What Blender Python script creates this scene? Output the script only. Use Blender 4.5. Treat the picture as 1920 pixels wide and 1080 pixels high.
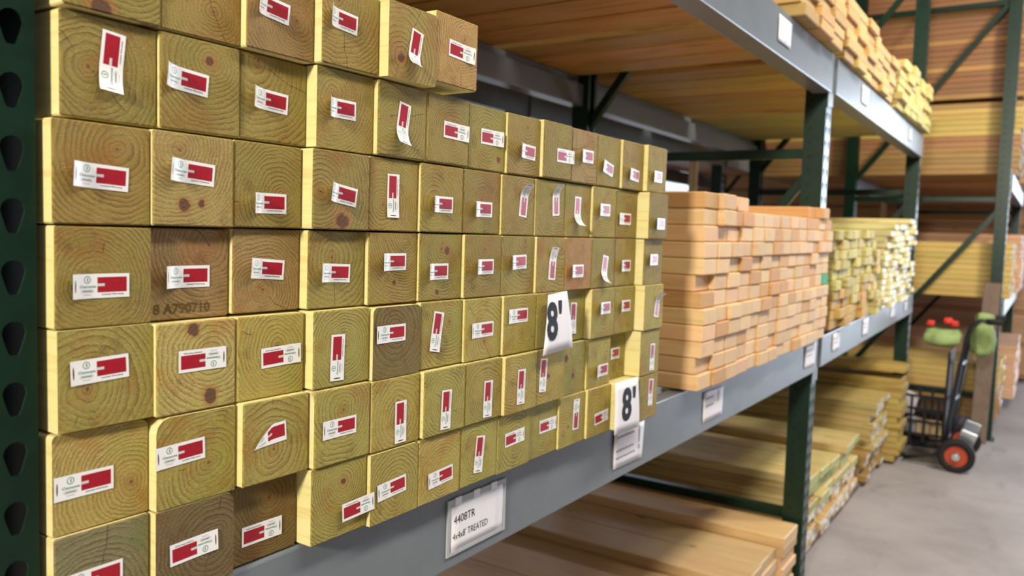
import bpy, bmesh, math, random
from mathutils import Matrix, Vector
random.seed(7)
S = bpy.context.scene
COL = S.collection
for o in list(bpy.data.objects): bpy.data.objects.remove(o)

# ------------------------------------------------------------------ camera
cam_d = bpy.data.cameras.new('camera'); cam = bpy.data.objects.new('camera', cam_d); COL.objects.link(cam)
CP = Vector((-0.35456, -0.67401, 0.09525))
YAW, PIT, ROL, FPX = 0.98664, 0.06946, 0.03133, 1517.78
_f = Vector((math.sin(YAW)*math.cos(PIT), math.cos(YAW)*math.cos(PIT), -math.sin(PIT)))
_r = Vector((math.cos(YAW), -math.sin(YAW), 0)); _u = _r.cross(_f)
RT = math.cos(ROL)*_r + math.sin(ROL)*_u; UP = -math.sin(ROL)*_r + math.cos(ROL)*_u; FW = _f
cam.matrix_world = Matrix(((RT.x, UP.x, -FW.x, CP.x), (RT.y, UP.y, -FW.y, CP.y), (RT.z, UP.z, -FW.z, CP.z), (0, 0, 0, 1)))
cam_d.sensor_width = 36; cam_d.lens = FPX*36/1920; cam_d.clip_start = 0.02; cam_d.clip_end = 200
cam_d.dof.use_dof = True; cam_d.dof.focus_distance = 0.98; cam_d.dof.aperture_fstop = 5.6
S.camera = cam

# ------------------------------------------------------------------ world, lights, exposure
w = bpy.data.worlds.new('world'); S.world = w; w.use_nodes = True
w.node_tree.nodes['Background'].inputs[0].default_value = (0.80, 0.86, 1.0, 1)
w.node_tree.nodes['Background'].inputs[1].default_value = 0.23
S.view_settings.view_transform = 'Standard'; S.view_settings.look = 'None'
S.view_settings.gamma = 1; S.view_settings.use_curve_mapping = False; S.view_settings.exposure = 0.0
def area(name, loc, target, sx, sy, power, color):
    d = bpy.data.lights.new(name, 'AREA'); d.shape = 'RECTANGLE'; d.size = sx; d.size_y = sy; d.energy = power; d.color = color
    o = bpy.data.objects.new(name, d); COL.objects.link(o); o.location = loc
    o.rotation_euler = (Vector(target)-Vector(loc)).to_track_quat('-Z', 'Y').to_euler()
    return o
area('side_lamp', (-3.6, -0.80, 1.45), (1.4, 0, -0.1), 0.40, 0.40, 240, (1.0, 0.95, 0.82))
area('aisle_strip_lamp', (2.1, -1.45, 2.5), (2.1, 0.0, 0.0), 4.8, 0.35, 142, (1.0, 0.95, 0.86))
area('far_door_daylight', (13.6, -3.4, 0.6), (4.6, -0.6, -0.2), 4.0, 3.2, 620, (0.72, 0.84, 1.0))
area('far_frame_fill', (3.9, -1.7, 2.0), (6.2, -0.3, 0.0), 0.5, 0.25, 70, (1.0, 0.96, 0.84))  # added fill light in the aisle, aimed to brighten the far right frame
area('far_wall_fill', (11.0, 4.6, 2.8), (13.0, 5.0, 0.0), 3.0, 1.0, 420, (0.9, 0.95, 1.0))  # unseen light added to whiten the distant wall behind the rear racks

# ------------------------------------------------------------------ node helpers
def lin(r, g, b):
    f = lambda c: (c/255/12.92) if c/255 <= 0.04045 else ((c/255+0.055)/1.055)**2.4
    return (f(r), f(g), f(b), 1)
class NG:
    def __init__(s, name, rough=0.6, metal=0.0, spec=0.4):
        s.m = bpy.data.materials.new(name); s.m.use_nodes = True; s.t = s.m.node_tree
        s.b = s.t.nodes['Principled BSDF']; s.b.inputs['Roughness'].default_value = rough
        s.b.inputs['Metallic'].default_value = metal; s.b.inputs['Specular IOR Level'].default_value = spec
    def put(s, sock, v):
        if hasattr(v, 'links') or isinstance(v, bpy.types.NodeSocket): s.t.links.new(v, sock)
        elif v is not None:
            if sock.type == 'VECTOR' and not hasattr(v, '__len__'): v = (v, v, v)
            sock.default_value = v
    def n(s, typ): return s.t.nodes.new(typ)
    def ma(s, op, a, b=None, c=None, clamp=False):
        n = s.n('ShaderNodeMath'); n.operation = op; n.use_clamp = clamp
        for i, v in enumerate((a, b, c)): s.put(n.inputs[i], v)
        return n.outputs[0]
    def vm(s, op, a, b=None, scale=None):
        n = s.n('ShaderNodeVectorMath'); n.operation = op; s.put(n.inputs[0], a)
        if b is not None: s.put(n.inputs[1], b)
        if scale is not None: s.put(n.inputs['Scale'], scale)
        return n.outputs['Value'] if op in ('LENGTH', 'DISTANCE', 'DOT_PRODUCT') else n.outputs[0]
    def mix(s, f, a, b, mode='MIX'):
        n = s.n('ShaderNodeMix'); n.data_type = 'RGBA'; n.blend_type = mode; n.clamp_factor = True
        s.put(n.inputs[0], f); s.put(n.inputs[6], a); s.put(n.inputs[7], b); return n.outputs[2]
    def sep(s, v): n = s.n('ShaderNodeSeparateXYZ'); s.put(n.inputs[0], v); return n.outputs
    def com(s, x, y, z):
        n = s.n('ShaderNodeCombineXYZ')
        for i, v in enumerate((x, y, z)): s.put(n.inputs[i], v)
        return n.outputs[0]
    def noise(s, v, sc, det=3, ro=0.55, dist=0, col=False):
        n = s.n('ShaderNodeTexNoise'); s.put(n.inputs['Vector'], v); s.put(n.inputs['Scale'], sc)
        n.inputs['Detail'].default_value = det; n.inputs['Roughness'].default_value = ro; n.inputs['Distortion'].default_value = dist
        return n.outputs['Color'] if col else n.outputs[0]
    def step(s, x, a, b):
        n = s.n('ShaderNodeMapRange'); n.interpolation_type = 'SMOOTHSTEP'; s.put(n.inputs[0], x)
        n.inputs[1].default_value = a; n.inputs[2].default_value = b; return n.outputs[0]
    def obj(s): return s.n('ShaderNodeTexCoord').outputs['Object']
    def info(s): n = s.n('ShaderNodeObjectInfo'); return n.outputs['Color'], n.outputs['Random'], n
    def attr(s, name): n = s.n('ShaderNodeAttribute'); n.attribute_type = 'OBJECT'; n.attribute_name = name; return n
    def color(s, v): s.put(s.b.inputs['Base Color'], v)
    def bump(s, h, strength=0.4, dist=0.001):
        n = s.n('ShaderNodeBump'); n.inputs['Strength'].default_value = strength; n.inputs['Distance'].default_value = dist
        s.put(n.inputs['Height'], h); s.put(s.b.inputs['Normal'], n.outputs[0])

# ------------------------------------------------------------------ materials
def mat_post_end():
    g = NG('post_end_grain', 0.62, 0, 0.35)
    col, rnd, _ = g.info(); P = g.obj()
    off = g.com(g.ma('MULTIPLY', rnd, 37.1), g.ma('MULTIPLY', rnd, 91.7), g.ma('MULTIPLY', rnd, 13.3))
    Po = g.vm('ADD', P, off)
    d = g.vm('SUBTRACT', P, g.attr('pith').outputs['Vector'])
    warp = g.vm('SUBTRACT', g.noise(Po, 22, 2, 0.5, col=True), (0.5, 0.5, 0.5))
    d = g.vm('ADD', d, g.vm('SCALE', warp, scale=0.016))
    fine = g.vm('SUBTRACT', g.noise(Po, 160, 2, 0.5, col=True), (0.5, 0.5, 0.5))
    d = g.vm('ADD', d, g.vm('SCALE', fine, scale=0.0022))
    x, y, z = g.sep(d)
    r = g.ma('SQRT', g.ma('ADD', g.ma('MULTIPLY', x, x), g.ma('MULTIPLY', z, z)))
    sp = g.attr('rings').outputs['Fac']
    ph = g.ma('ADD', g.ma('MULTIPLY', r, sp), g.ma('MULTIPLY', g.noise(g.com(g.ma('MULTIPLY', r, 60), g.ma('MULTIPLY', rnd, 50), 0), 1.0, 1), 1.6))
    fr = g.ma('FRACT', ph)
    ring = g.ma('MULTIPLY', g.ma('POWER', fr, 2.2), g.ma('SUBTRACT', 1.0, g.step(fr, 0.86, 1.0)))
    patch = g.step(g.noise(Po, 26, 3, 0.6), 0.34, 0.62)
    ring = g.ma('MULTIPLY', ring, g.ma('MULTIPLY_ADD', patch, 0.65, 0.35))
    base = col
    dark = g.mix(1.0, col, lin(160, 118, 66), 'MULTIPLY')
    c = g.mix(ring, base, dark, 'MIX')
    stain = g.step(g.noise(Po, 17, 4, 0.6), 0.50, 0.70)
    c = g.mix(g.ma('MULTIPLY', stain, 0.60), c, g.mix(1.0, col, lin(232, 172, 108), 'MULTIPLY'))
    blot = g.step(g.noise(g.vm('ADD', Po, (5, 1, 8)), 30, 5, 0.7), 0.54, 0.74)
    c = g.mix(g.ma('MULTIPLY', blot, 0.55), c, g.mix(1.0, col, lin(150, 122, 96), 'MULTIPLY'))
    green = g.step(g.noise(g.vm('ADD', Po, (3, 7, 1)), 20, 4, 0.6), 0.52, 0.72)
    c = g.mix(g.ma('MULTIPLY', green, 0.5), c, g.mix(1.0, col, lin(222, 252, 225), 'MULTIPLY'))
    fz = g.noise(Po, 430, 4, 0.75)
    saw = g.noise(g.com(g.ma('MULTIPLY', g.ma('ADD', g.sep(Po)[0], g.sep(Po)[2]), 1.0), g.ma('MULTIPLY', g.ma('SUBTRACT', g.sep(Po)[0], g.sep(Po)[2]), 0.06), 0), 700, 2, 0.6)
    fz2 = g.noise(g.vm('MULTIPLY', Po, (1.0, 1.0, 2.6)), 1100, 2, 0.6)
    c = g.mix(g.ma('MULTIPLY', g.step(fz, 0.50, 0.78), 0.5), c, g.mix(1.0, col, (1.9, 1.85, 1.75, 1), 'MULTIPLY'))
    c = g.mix(g.ma('MULTIPLY', g.step(saw, 0.5, 0.75), 0.22), c, g.mix(1.0, col, (0.55, 0.5, 0.42, 1), 'MULTIPLY'))
    c = g.mix(g.ma('MULTIPLY', g.step(fz2, 0.55, 0.78), 0.55), c, g.mix(1.0, col, (0.42, 0.36, 0.28, 1), 'MULTIPLY'))
    # pith dot and heartwood
    heart = g.ma('SUBTRACT', 1.0, g.step(r, 0.0, 0.016))
    c = g.mix(g.ma('MULTIPLY', heart, 0.45), c, lin(150, 98, 42))
    c = g.mix(g.ma('MULTIPLY', g.ma('SUBTRACT', 1.0, g.step(r, 0.0008, 0.0026)), 0.7), c, lin(70, 40, 20))
    # radial drying checks
    ang = g.ma('ARCTAN2', z, x)
    a0 = g.ma('MULTIPLY_ADD', rnd, 6.28, -3.14)
    dist = g.ma('MULTIPLY', g.ma('ABSOLUTE', g.ma('SINE', g.ma('SUBTRACT', ang, a0))), r)
    ck = g.ma('MULTIPLY', g.ma('SUBTRACT', 1.0, g.step(dist, 0.0002, 0.0006)), g.step(g.noise(Po, 45, 1), 0.50, 0.56))
    ck = g.ma('MULTIPLY', ck, g.step(rnd, 0.45, 0.5))
    c = g.mix(g.ma('MULTIPLY', ck, 0.8), c, lin(50, 36, 18))
    h = g.ma('ADD', g.ma('MULTIPLY', ring, -0.5), g.ma('MULTIPLY', fz, 1.1))
    # knots
    for nm in ('knot_a', 'knot_b'):
        k = g.attr(nm).outputs['Vector']; kx, kz, kr = g.sep(k)
        px, py, pz = g.sep(g.vm('ADD', P, g.vm('SCALE', g.vm('SUBTRACT', g.noise(Po, 90, 2, col=True), (0.5, 0.5, 0.5)), scale=0.008)))
        dx = g.ma('SUBTRACT', px, kx); dz = g.ma('SUBTRACT', pz, kz)
        dd = g.ma('SQRT', g.ma('ADD', g.ma('MULTIPLY', dx, dx), g.ma('MULTIPLY', dz, dz)))
        q = g.ma('DIVIDE', dd, g.ma('MAXIMUM', kr, 0.00001))
        c = g.mix(g.ma('MULTIPLY', g.ma('SUBTRACT', 1.0, g.step(q, 0.85, 1.9)), 0.55), c, lin(168, 104, 52))
        c = g.mix(g.ma('MULTIPLY', g.ma('SUBTRACT', 1.0, g.step(q, 0.75, 1.1)), 0.85), c, lin(78, 42, 22))
    h = g.ma('ADD', h, g.ma('MULTIPLY', saw, 0.35))
    g.color(c); g.bump(h, 0.9, 0.0018)
    return g.m
def mat_grain(name, tint, dark, ringscale=170, rough=0.55, streak=0.5, knot=True, fixed=False):
    """long-grain face of a piece of lumber lying along Y; tint multiplies the object colour"""
    g = NG(name, rough, 0, 0.35)
    col, rnd, _ = g.info(); P = g.obj()
    if fixed: col = (1, 1, 1, 1)
    off = g.com(g.ma('MULTIPLY', rnd, 5.1), g.ma('MULTIPLY', rnd, 41.7), g.ma('MULTIPLY', rnd, 3.3))
    Po = g.vm('ADD', P, off)
    Ps = g.vm('MULTIPLY', Po, (1, 0.05, 1))
    wv = g.noise(Ps, ringscale, 3, 0.6, 0.4)
    fine = g.noise(g.vm('MULTIPLY', Po, (1, 0.02, 1)), 900, 2, 0.6)
    broad = g.noise(g.vm('MULTIPLY', Po, (1, 0.12, 1)), 14, 2, 0.5)
    c = g.mix(1.0, col, tint, 'MULTIPLY')
    c = g.mix(g.ma('MULTIPLY', g.step(wv, 0.48, 0.68), streak), c, g.mix(1.0, col, dark, 'MULTIPLY'))
    c = g.mix(g.ma('MULTIPLY', g.step(fine, 0.5, 0.8), 0.25), c, g.mix(1.0, col, dark, 'MULTIPLY'))
    c = g.mix(g.ma('MULTIPLY', g.step(broad, 0.45, 0.75), 0.35), c, g.mix(1.0, col, lin(236, 214, 178), 'MULTIPLY'))
    if knot:
        v = g.n('ShaderNodeTexVoronoi'); g.put(v.inputs['Vector'], g.vm('MULTIPLY', Po, (1, 0.45, 1))); v.inputs['Scale'].default_value = 5.5
        dd = g.ma('ADD', v.outputs['Distance'], g.ma('MULTIPLY', g.noise(Po, 60, 2), 0.08))
        c = g.mix(g.ma('MULTIPLY', g.ma('SUBTRACT', 1.0, g.step(dd, 0.07, 0.13)), 0.75), c, lin(112, 66, 34))
    g.color(c); g.bump(g.ma('ADD', wv, g.ma('MULTIPLY', fine, 0.6)), 0.25, 0.0006)
    return g.m
def mat_board_end(name, tint, mark=None):
    g = NG(name, 0.7, 0, 0.25); col, rnd, _ = g.info(); P = g.obj()
    off = g.com(g.ma('MULTIPLY', rnd, 37.1), g.ma('MULTIPLY', rnd, 91.7), g.ma('MULTIPLY', rnd, 13.3))
    Po = g.vm('ADD', P, off)
    x, y, z = g.sep(P)
    dz = g.ma('ADD', z, g.ma('MULTIPLY_ADD', rnd, 0.10, 0.0)); dx = g.ma('ADD', x, g.ma('MULTIPLY_ADD', rnd, 0.06, -0.03))
    r = g.ma('SQRT', g.ma('ADD', g.ma('MULTIPLY', dx, dx), g.ma('MULTIPLY', dz, dz)))
    fr = g.ma('FRACT', g.ma('ADD', g.ma('MULTIPLY', r, 210), g.ma('MULTIPLY', g.noise(Po, 40, 2), 1.5)))
    ring = g.ma('POWER', fr, 2.5)
    c = g.mix(1.0, col, tint, 'MULTIPLY')
    c = g.mix(g.ma('MULTIPLY', ring, 0.28), c, g.mix(1.0, col, lin(216, 186, 150), 'MULTIPLY'))
    c = g.mix(g.ma('MULTIPLY', g.step(g.noise(Po, 30, 3), 0.5, 0.75), 0.4), c, g.mix(1.0, col, lin(240, 214, 186), 'MULTIPLY'))
    if mark:
        c = g.mix(g.ma('MULTIPLY', g.step(g.noise(g.vm('ADD', Po, (9, 2, 4)), 34, 2), 0.46, 0.56), 0.8), c, mark)
    g.color(c); g.bump(g.noise(Po, 400, 3, 0.7), 0.5, 0.0008)
    return g.m
def mat_plain(name, c, rough=0.5, metal=0, spec=0.4, var=0.0, dark=None, scale=12, bump=0):
    g = NG(name, rough, metal, spec)
    if var:
        P = g.obj(); f = g.noise(P, scale, 4, 0.65)
        g.color(g.mix(g.ma('MULTIPLY', g.step(f, 0.42, 0.72), var), c, dark or tuple(v*0.5 for v in c[:3])+(1,)))
        if bump: g.bump(g.noise(P, scale*9, 3), bump, 0.001)
    else: g.color(c)
    return g.m
def mat_tag():
    g = NG('tag_print', 0.32, 0, 0.5)
    n = g.n('ShaderNodeUVMap'); u, v, _ = g.sep(n.outputs[0])
    def rect(u0, u1, v0, v1, e=0.006):
        a = g.ma('MULTIPLY', g.step(u, u0-e, u0+e), g.ma('SUBTRACT', 1.0, g.step(u, u1-e, u1+e)))
        b = g.ma('MULTIPLY', g.step(v, v0-2*e, v0+2*e), g.ma('SUBTRACT', 1.0, g.step(v, v1-2*e, v1+2*e)))
        return g.ma('MULTIPLY', a, b)
    def ell(uc, vc, ru, rv):
        a = g.ma('DIVIDE', g.ma('SUBTRACT', u, uc), ru); b = g.ma('DIVIDE', g.ma('SUBTRACT', v, vc), rv)
        return g.ma('SQRT', g.ma('ADD', g.ma('MULTIPLY', a, a), g.ma('MULTIPLY', b, b)))
    fade = g.attr('fade').outputs['Fac']
    c = lin(236, 232, 228)
    red = g.mix(g.ma('MULTIPLY', g.step(g.noise(g.com(g.ma('MULTIPLY', u, 60), g.ma('MULTIPLY', v, 9), 0), 1.0, 2), 0.5, 0.62), 0.55), lin(166, 22, 38), lin(104, 12, 20))
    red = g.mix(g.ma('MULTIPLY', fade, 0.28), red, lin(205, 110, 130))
    c = g.mix(rect(0.445, 0.955, 0.23, 0.86), c, red)
    c = g.mix(rect(0.445, 0.57, 0.49, 0.60), c, lin(205, 205, 198))
    ring = ell(0.27, 0.76, 0.060, 0.150)
    rg = g.ma('MULTIPLY', g.step(ring, 0.74, 0.80), g.ma('SUBTRACT', 1.0, g.step(ring, 1.0, 1.07)))
    c = g.mix(g.ma('MULTIPLY', rg, 0.85), c, lin(70, 110, 92))
    leaf = ell(0.275, 0.76, 0.016, 0.09)
    c = g.mix(g.ma('MULTIPLY', g.ma('SUBTRACT', 1.0, g.step(leaf, 0.9, 1.1)), 0.8), c, lin(60, 140, 100))
    lens = ell(0.27, 0.29, 0.115, 0.10)
    lg = g.ma('MULTIPLY', g.step(lens, 0.84, 0.9), g.ma('SUBTRACT', 1.0, g.step(lens, 1.0, 1.07)))
    c = g.mix(g.ma('MULTIPLY', lg, 0.5), c, lin(120, 110, 120))
    c = g.mix(g.ma('MULTIPLY', rect(0.185, 0.355, 0.26, 0.33), 0.75), c, lin(60, 50, 62))
    c = g.mix(g.ma('MULTIPLY', rect(0.20, 0.34, 0.125, 0.155), 0.6), c, lin(110, 104, 112))
    slot = ell(0.05, 0.5, 0.014, 0.27)
    c = g.mix(g.ma('SUBTRACT', 1.0, g.step(slot, 0.85, 1.1)), c, lin(66, 54, 36))
    g.color(c)
    return g.m
M = {}
M['post_end'] = mat_post_end()
M['post_side'] = mat_grain('post_side_grain', lin(218, 204, 138), lin(200, 172, 100), 110, 0.5, 0.5, fixed=True)
M['pine_side'] = mat_grain('pine_side_grain', lin(252, 246, 226), lin(228, 200, 166), 90, 0.5, 0.5)
M['pine_end'] = mat_board_end('pine_end_grain', lin(255, 252, 248))
M['treat_side'] = mat_grain('treated_side_grain', lin(250, 244, 214), lin(178, 152, 100), 60, 0.55, 0.75)
M['treat_end'] = mat_board_end('treated_end_grain', lin(250, 246, 220))
M['green_end'] = mat_board_end('green_sealed_end', lin(205, 240, 212))
M['tagged_end'] = mat_board_end('treated_end_with_white_marks', lin(250, 246, 220), lin(236, 238, 238))
M['beam'] = mat_plain('grey_beam_paint', lin(112, 117, 121), 0.32, 0.0, 0.5, 0.35, lin(94, 98, 102), 9, 0.06)
M['green'] = mat_plain('green_rack_paint', lin(15, 41, 25), 0.33, 0, 0.32, 0.5, lin(8, 23, 15), 18, 0.05)
M['paper'] = mat_plain('white_paper', lin(232, 226, 228), 0.6, 0, 0.3, 0.10, lin(214, 206, 212), 20)
M['sleeve'] = mat_plain('clear_plastic_edge', lin(170, 172, 172), 0.18, 0, 0.6)
M['ink'] = mat_plain('black_ink', lin(22, 22, 24), 0.6, 0, 0.2)
M['greyink'] = mat_plain('grey_ink', lin(160, 153, 166), 0.6, 0, 0.2)
M['greenink'] = mat_plain('green_ink', lin(84, 150, 120), 0.6, 0, 0.2)
M['stampink'] = mat_plain('faint_stamp_ink', lin(92, 74, 40), 0.8, 0, 0.1)
M['tag_white'] = mat_plain('white_plastic_tag', lin(214, 217, 222), 0.4, 0, 0.4)
M['tag'] = mat_tag()
M['steel'] = mat_plain('bright_steel', lin(190, 192, 198), 0.3, 1.0, 0.5)
M['black'] = mat_plain('black_enamel', lin(20, 22, 30), 0.28, 0, 0.6)
M['rubber'] = mat_plain('black_rubber', lin(34, 32, 31), 0.75, 0, 0.3)
M['orange'] = mat_plain('orange_hub_paint', lin(176, 66, 32), 0.45, 0, 0.4, 0.3, lin(134, 48, 26), 30)
M['cloth_green'] = mat_plain('green_canvas', lin(142, 158, 100), 0.85, 0, 0.2, 0.6, lin(92, 110, 74), 16, 0.4)
M['red'] = mat_plain('red_cloth', lin(206, 62, 48), 0.8, 0, 0.2, 0.4, lin(165, 40, 34), 60, 0.3)
M['crate'] = mat_plain('black_crate_plastic', lin(24, 26, 26), 0.5, 0, 0.4)
M['greywood'] = mat_plain('weathered_plank', lin(126, 106, 92), 0.8, 0, 0.2, 0.5, lin(96, 78, 66), 14, 0.3)
M['wall'] = mat_plain('wall_paint', lin(206, 212, 220), 0.8, 0, 0.2, 0.3, lin(150, 160, 176), 2)
def mat_floor():
    g = NG('concrete', 0.5, 0, 0.35); P = g.obj()
    a = g.noise(P, 1.6, 5, 0.65); b = g.noise(P, 60, 4, 0.7); s = g.noise(g.vm('MULTIPLY', P, (0.8, 2.2, 1)), 2.4, 4, 0.6)
    c = g.mix(g.step(a, 0.35, 0.7), lin(164, 155, 153), lin(142, 133, 131))
    c = g.mix(g.ma('MULTIPLY', g.step(b, 0.5, 0.8), 0.3), c, lin(172, 166, 164))
    c = g.mix(g.ma('MULTIPLY', g.step(s, 0.58, 0.72), 0.35), c, lin(92, 86, 88))
    g.color(c); g.bump(b, 0.2, 0.002); return g.m
M['floor'] = mat_floor()

# ------------------------------------------------------------------ mesh helpers
def link(name, me, parent=None):
    o = bpy.data.objects.new(name, me); COL.objects.link(o)
    if parent: o.parent = parent
    return o
def tag(o, label, cat, group=None, kind=None):
    if label: o['label'] = label
    if cat: o['category'] = cat
    if group: o['group'] = group
    if kind: o['kind'] = kind
    return o
def empty(name, loc=(0, 0, 0), rot=(0, 0, 0)):
    o = bpy.data.objects.new(name, None); COL.objects.link(o); o.location = loc; o.rotation_euler = rot; o.empty_display_size = 0.05
    return o
def bm_box(bm, x0, x1, y0, y1, z0, z1, bev=0, seg=1):
    vs = [bm.verts.new((x, y, z)) for x in (x0, x1) for y in (y0, y1) for z in (z0, z1)]
    fs = [bm.faces.new([vs[i] for i in f]) for f in ((0, 1, 3, 2), (4, 6, 7, 5), (0, 4, 5, 1), (2, 3, 7, 6), (0, 2, 6, 4), (1, 5, 7, 3))]
    if bev:
        es = set(e for f in fs for e in f.edges)
        bmesh.ops.bevel(bm, geom=list(es), offset=bev, segments=seg, profile=0.5, affect='EDGES')
def fin(bm, name, mats, smooth=False):
    bmesh.ops.recalc_face_normals(bm, faces=bm.faces)
    me = bpy.data.meshes.new(name); bm.to_mesh(me); bm.free()
    for m in (mats if isinstance(mats, (list, tuple)) else [mats]): me.materials.append(M[m])
    if smooth:
        for p in me.polygons: p.use_smooth = True
    return me
def boxmesh(name, x0, x1, y0, y1, z0, z1, mat, bev=0.0, seg=1):
    bm = bmesh.new(); bm_box(bm, x0, x1, y0, y1, z0, z1, bev, seg); return fin(bm, name, mat)
def bm_tube(bm, pts, r, n=8, cap=True):
    pts = [Vector(p) for p in pts]; rings = []
    for i, p in enumerate(pts):
        t = ((pts[min(i+1, len(pts)-1)]-pts[i]).normalized() + (pts[i]-pts[max(i-1, 0)]).normalized()).normalized()
        a = t.cross(Vector((0, 0, 1)))
        if a.length < 0.2: a = t.cross(Vector((1, 0, 0)))
        a.normalize(); b = t.cross(a)
        rings.append([bm.verts.new(p + r*(math.cos(2*math.pi*k/n)*a + math.sin(2*math.pi*k/n)*b)) for k in range(n)])
    for i in range(len(rings)-1):
        for k in range(n): bm.faces.new((rings[i][k], rings[i][(k+1) % n], rings[i+1][(k+1) % n], rings[i+1][k]))
    if cap: bm.faces.new(rings[0]); bm.faces.new(rings[-1])
def tubemesh(name, pts, r, mat, n=8):
    bm = bmesh.new(); bm_tube(bm, pts, r, n); return fin(bm, name, mat, True)
_cache = {}
def lumber_mesh(w, h, L, side, end, bev=0.003):
    k = (w, h, L, side, end)
    if k not in _cache:
        bm = bmesh.new(); bm_box(bm, -w/2, w/2, 0, L, -h/2, h/2, bev, 1)
        me = fin(bm, 'lumber', [side, end])
        for p in me.polygons:
            if abs(p.normal.y) > 0.9: p.material_index = 1
        _cache[k] = me
    return _cache[k]
ORD = ['first', 'second', 'third', 'fourth', 'fifth', 'sixth', 'seventh', 'eighth', 'ninth', 'tenth', 'eleventh', 'twelfth', 'thirteenth', 'fourteenth', 'fifteenth', 'sixteenth', 'seventeenth', 'eighteenth', 'nineteenth', 'twentieth', 'twenty-first', 'twenty-second', 'twenty-third', 'twenty-fourth', 'twenty-fifth', 'twenty-sixth', 'twenty-seventh', 'twenty-eighth']
def vary(c, s=0.06, hue=0.03):
    k = 1+random.uniform(-s, s)
    return tuple(min(1, max(0, v*k*(1+random.uniform(-hue, hue)))) for v in c[:3])+(1,)
FLOOR = -1.25
# projection helpers: a pixel of the photograph to the point of a plane of the scene
def hit(x, y, ax, val):
    d = FW*FPX + RT*(x-960) - UP*(y-540); t = (val-CP[ax])/d[ax]; return CP+d*t

def text_mesh(body, size=1.0, offset=0.0, align='LEFT', space=1.0):
    cu = bpy.data.curves.new('t', 'FONT'); cu.body = body; cu.size = size; cu.offset = offset; cu.align_x = align; cu.resolution_u = 3; cu.space_character = space
    o = bpy.data.objects.new('t', cu); COL.objects.link(o); bpy.context.view_layer.update()
    me = bpy.data.meshes.new_from_object(o.evaluated_get(bpy.context.evaluated_depsgraph_get()))
    bpy.data.objects.remove(o); bpy.data.curves.remove(cu)
    vs = [v.co.copy() for v in me.vertices]; fs = [tuple(p.vertices) for p in me.polygons]
    bpy.data.meshes.remove(me)
    x0 = min(v.x for v in vs); x1 = max(v.x for v in vs); y0 = min(v.y for v in vs); y1 = max(v.y for v in vs)
    return [((v.x-x0)/(x1-x0), (v.y-y0)/(y1-y0)) for v in vs], fs

# ------------------------------------------------------------------ structure: floor slabs, walls
fl = empty('floor', (0, 0, FLOOR)); tag(fl, None, None, kind='structure')
xs = [-5, 0.9, 4.62, 5.72, 9.4, 13.9]; ys = [-9, -3.4, 6.9]
for i in range(5):
    for j in range(2):
        me = boxmesh('slab', xs[i]+0.007, xs[i+1]-0.007, ys[j]+0.007, ys[j+1]-0.007, -0.15, 0, 'floor', 0.003)
        link('slab', me, fl)
link('joint_filler', boxmesh('joint_filler', -5, 13.9, -9, 6.9, -0.16, -0.008, 'greywood'), fl)
wb = link('wall_back', boxmesh('wall_back', -5, 14, 7.0, 7.1, FLOOR, 4.5, 'wall')); tag(wb, None, None, kind='structure')
wr = link('wall_right', boxmesh('wall_right', 14.0, 14.1, -9, 7.1, FLOOR, 4.5, 'wall')); tag(wr, None, None, kind='structure')

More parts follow.
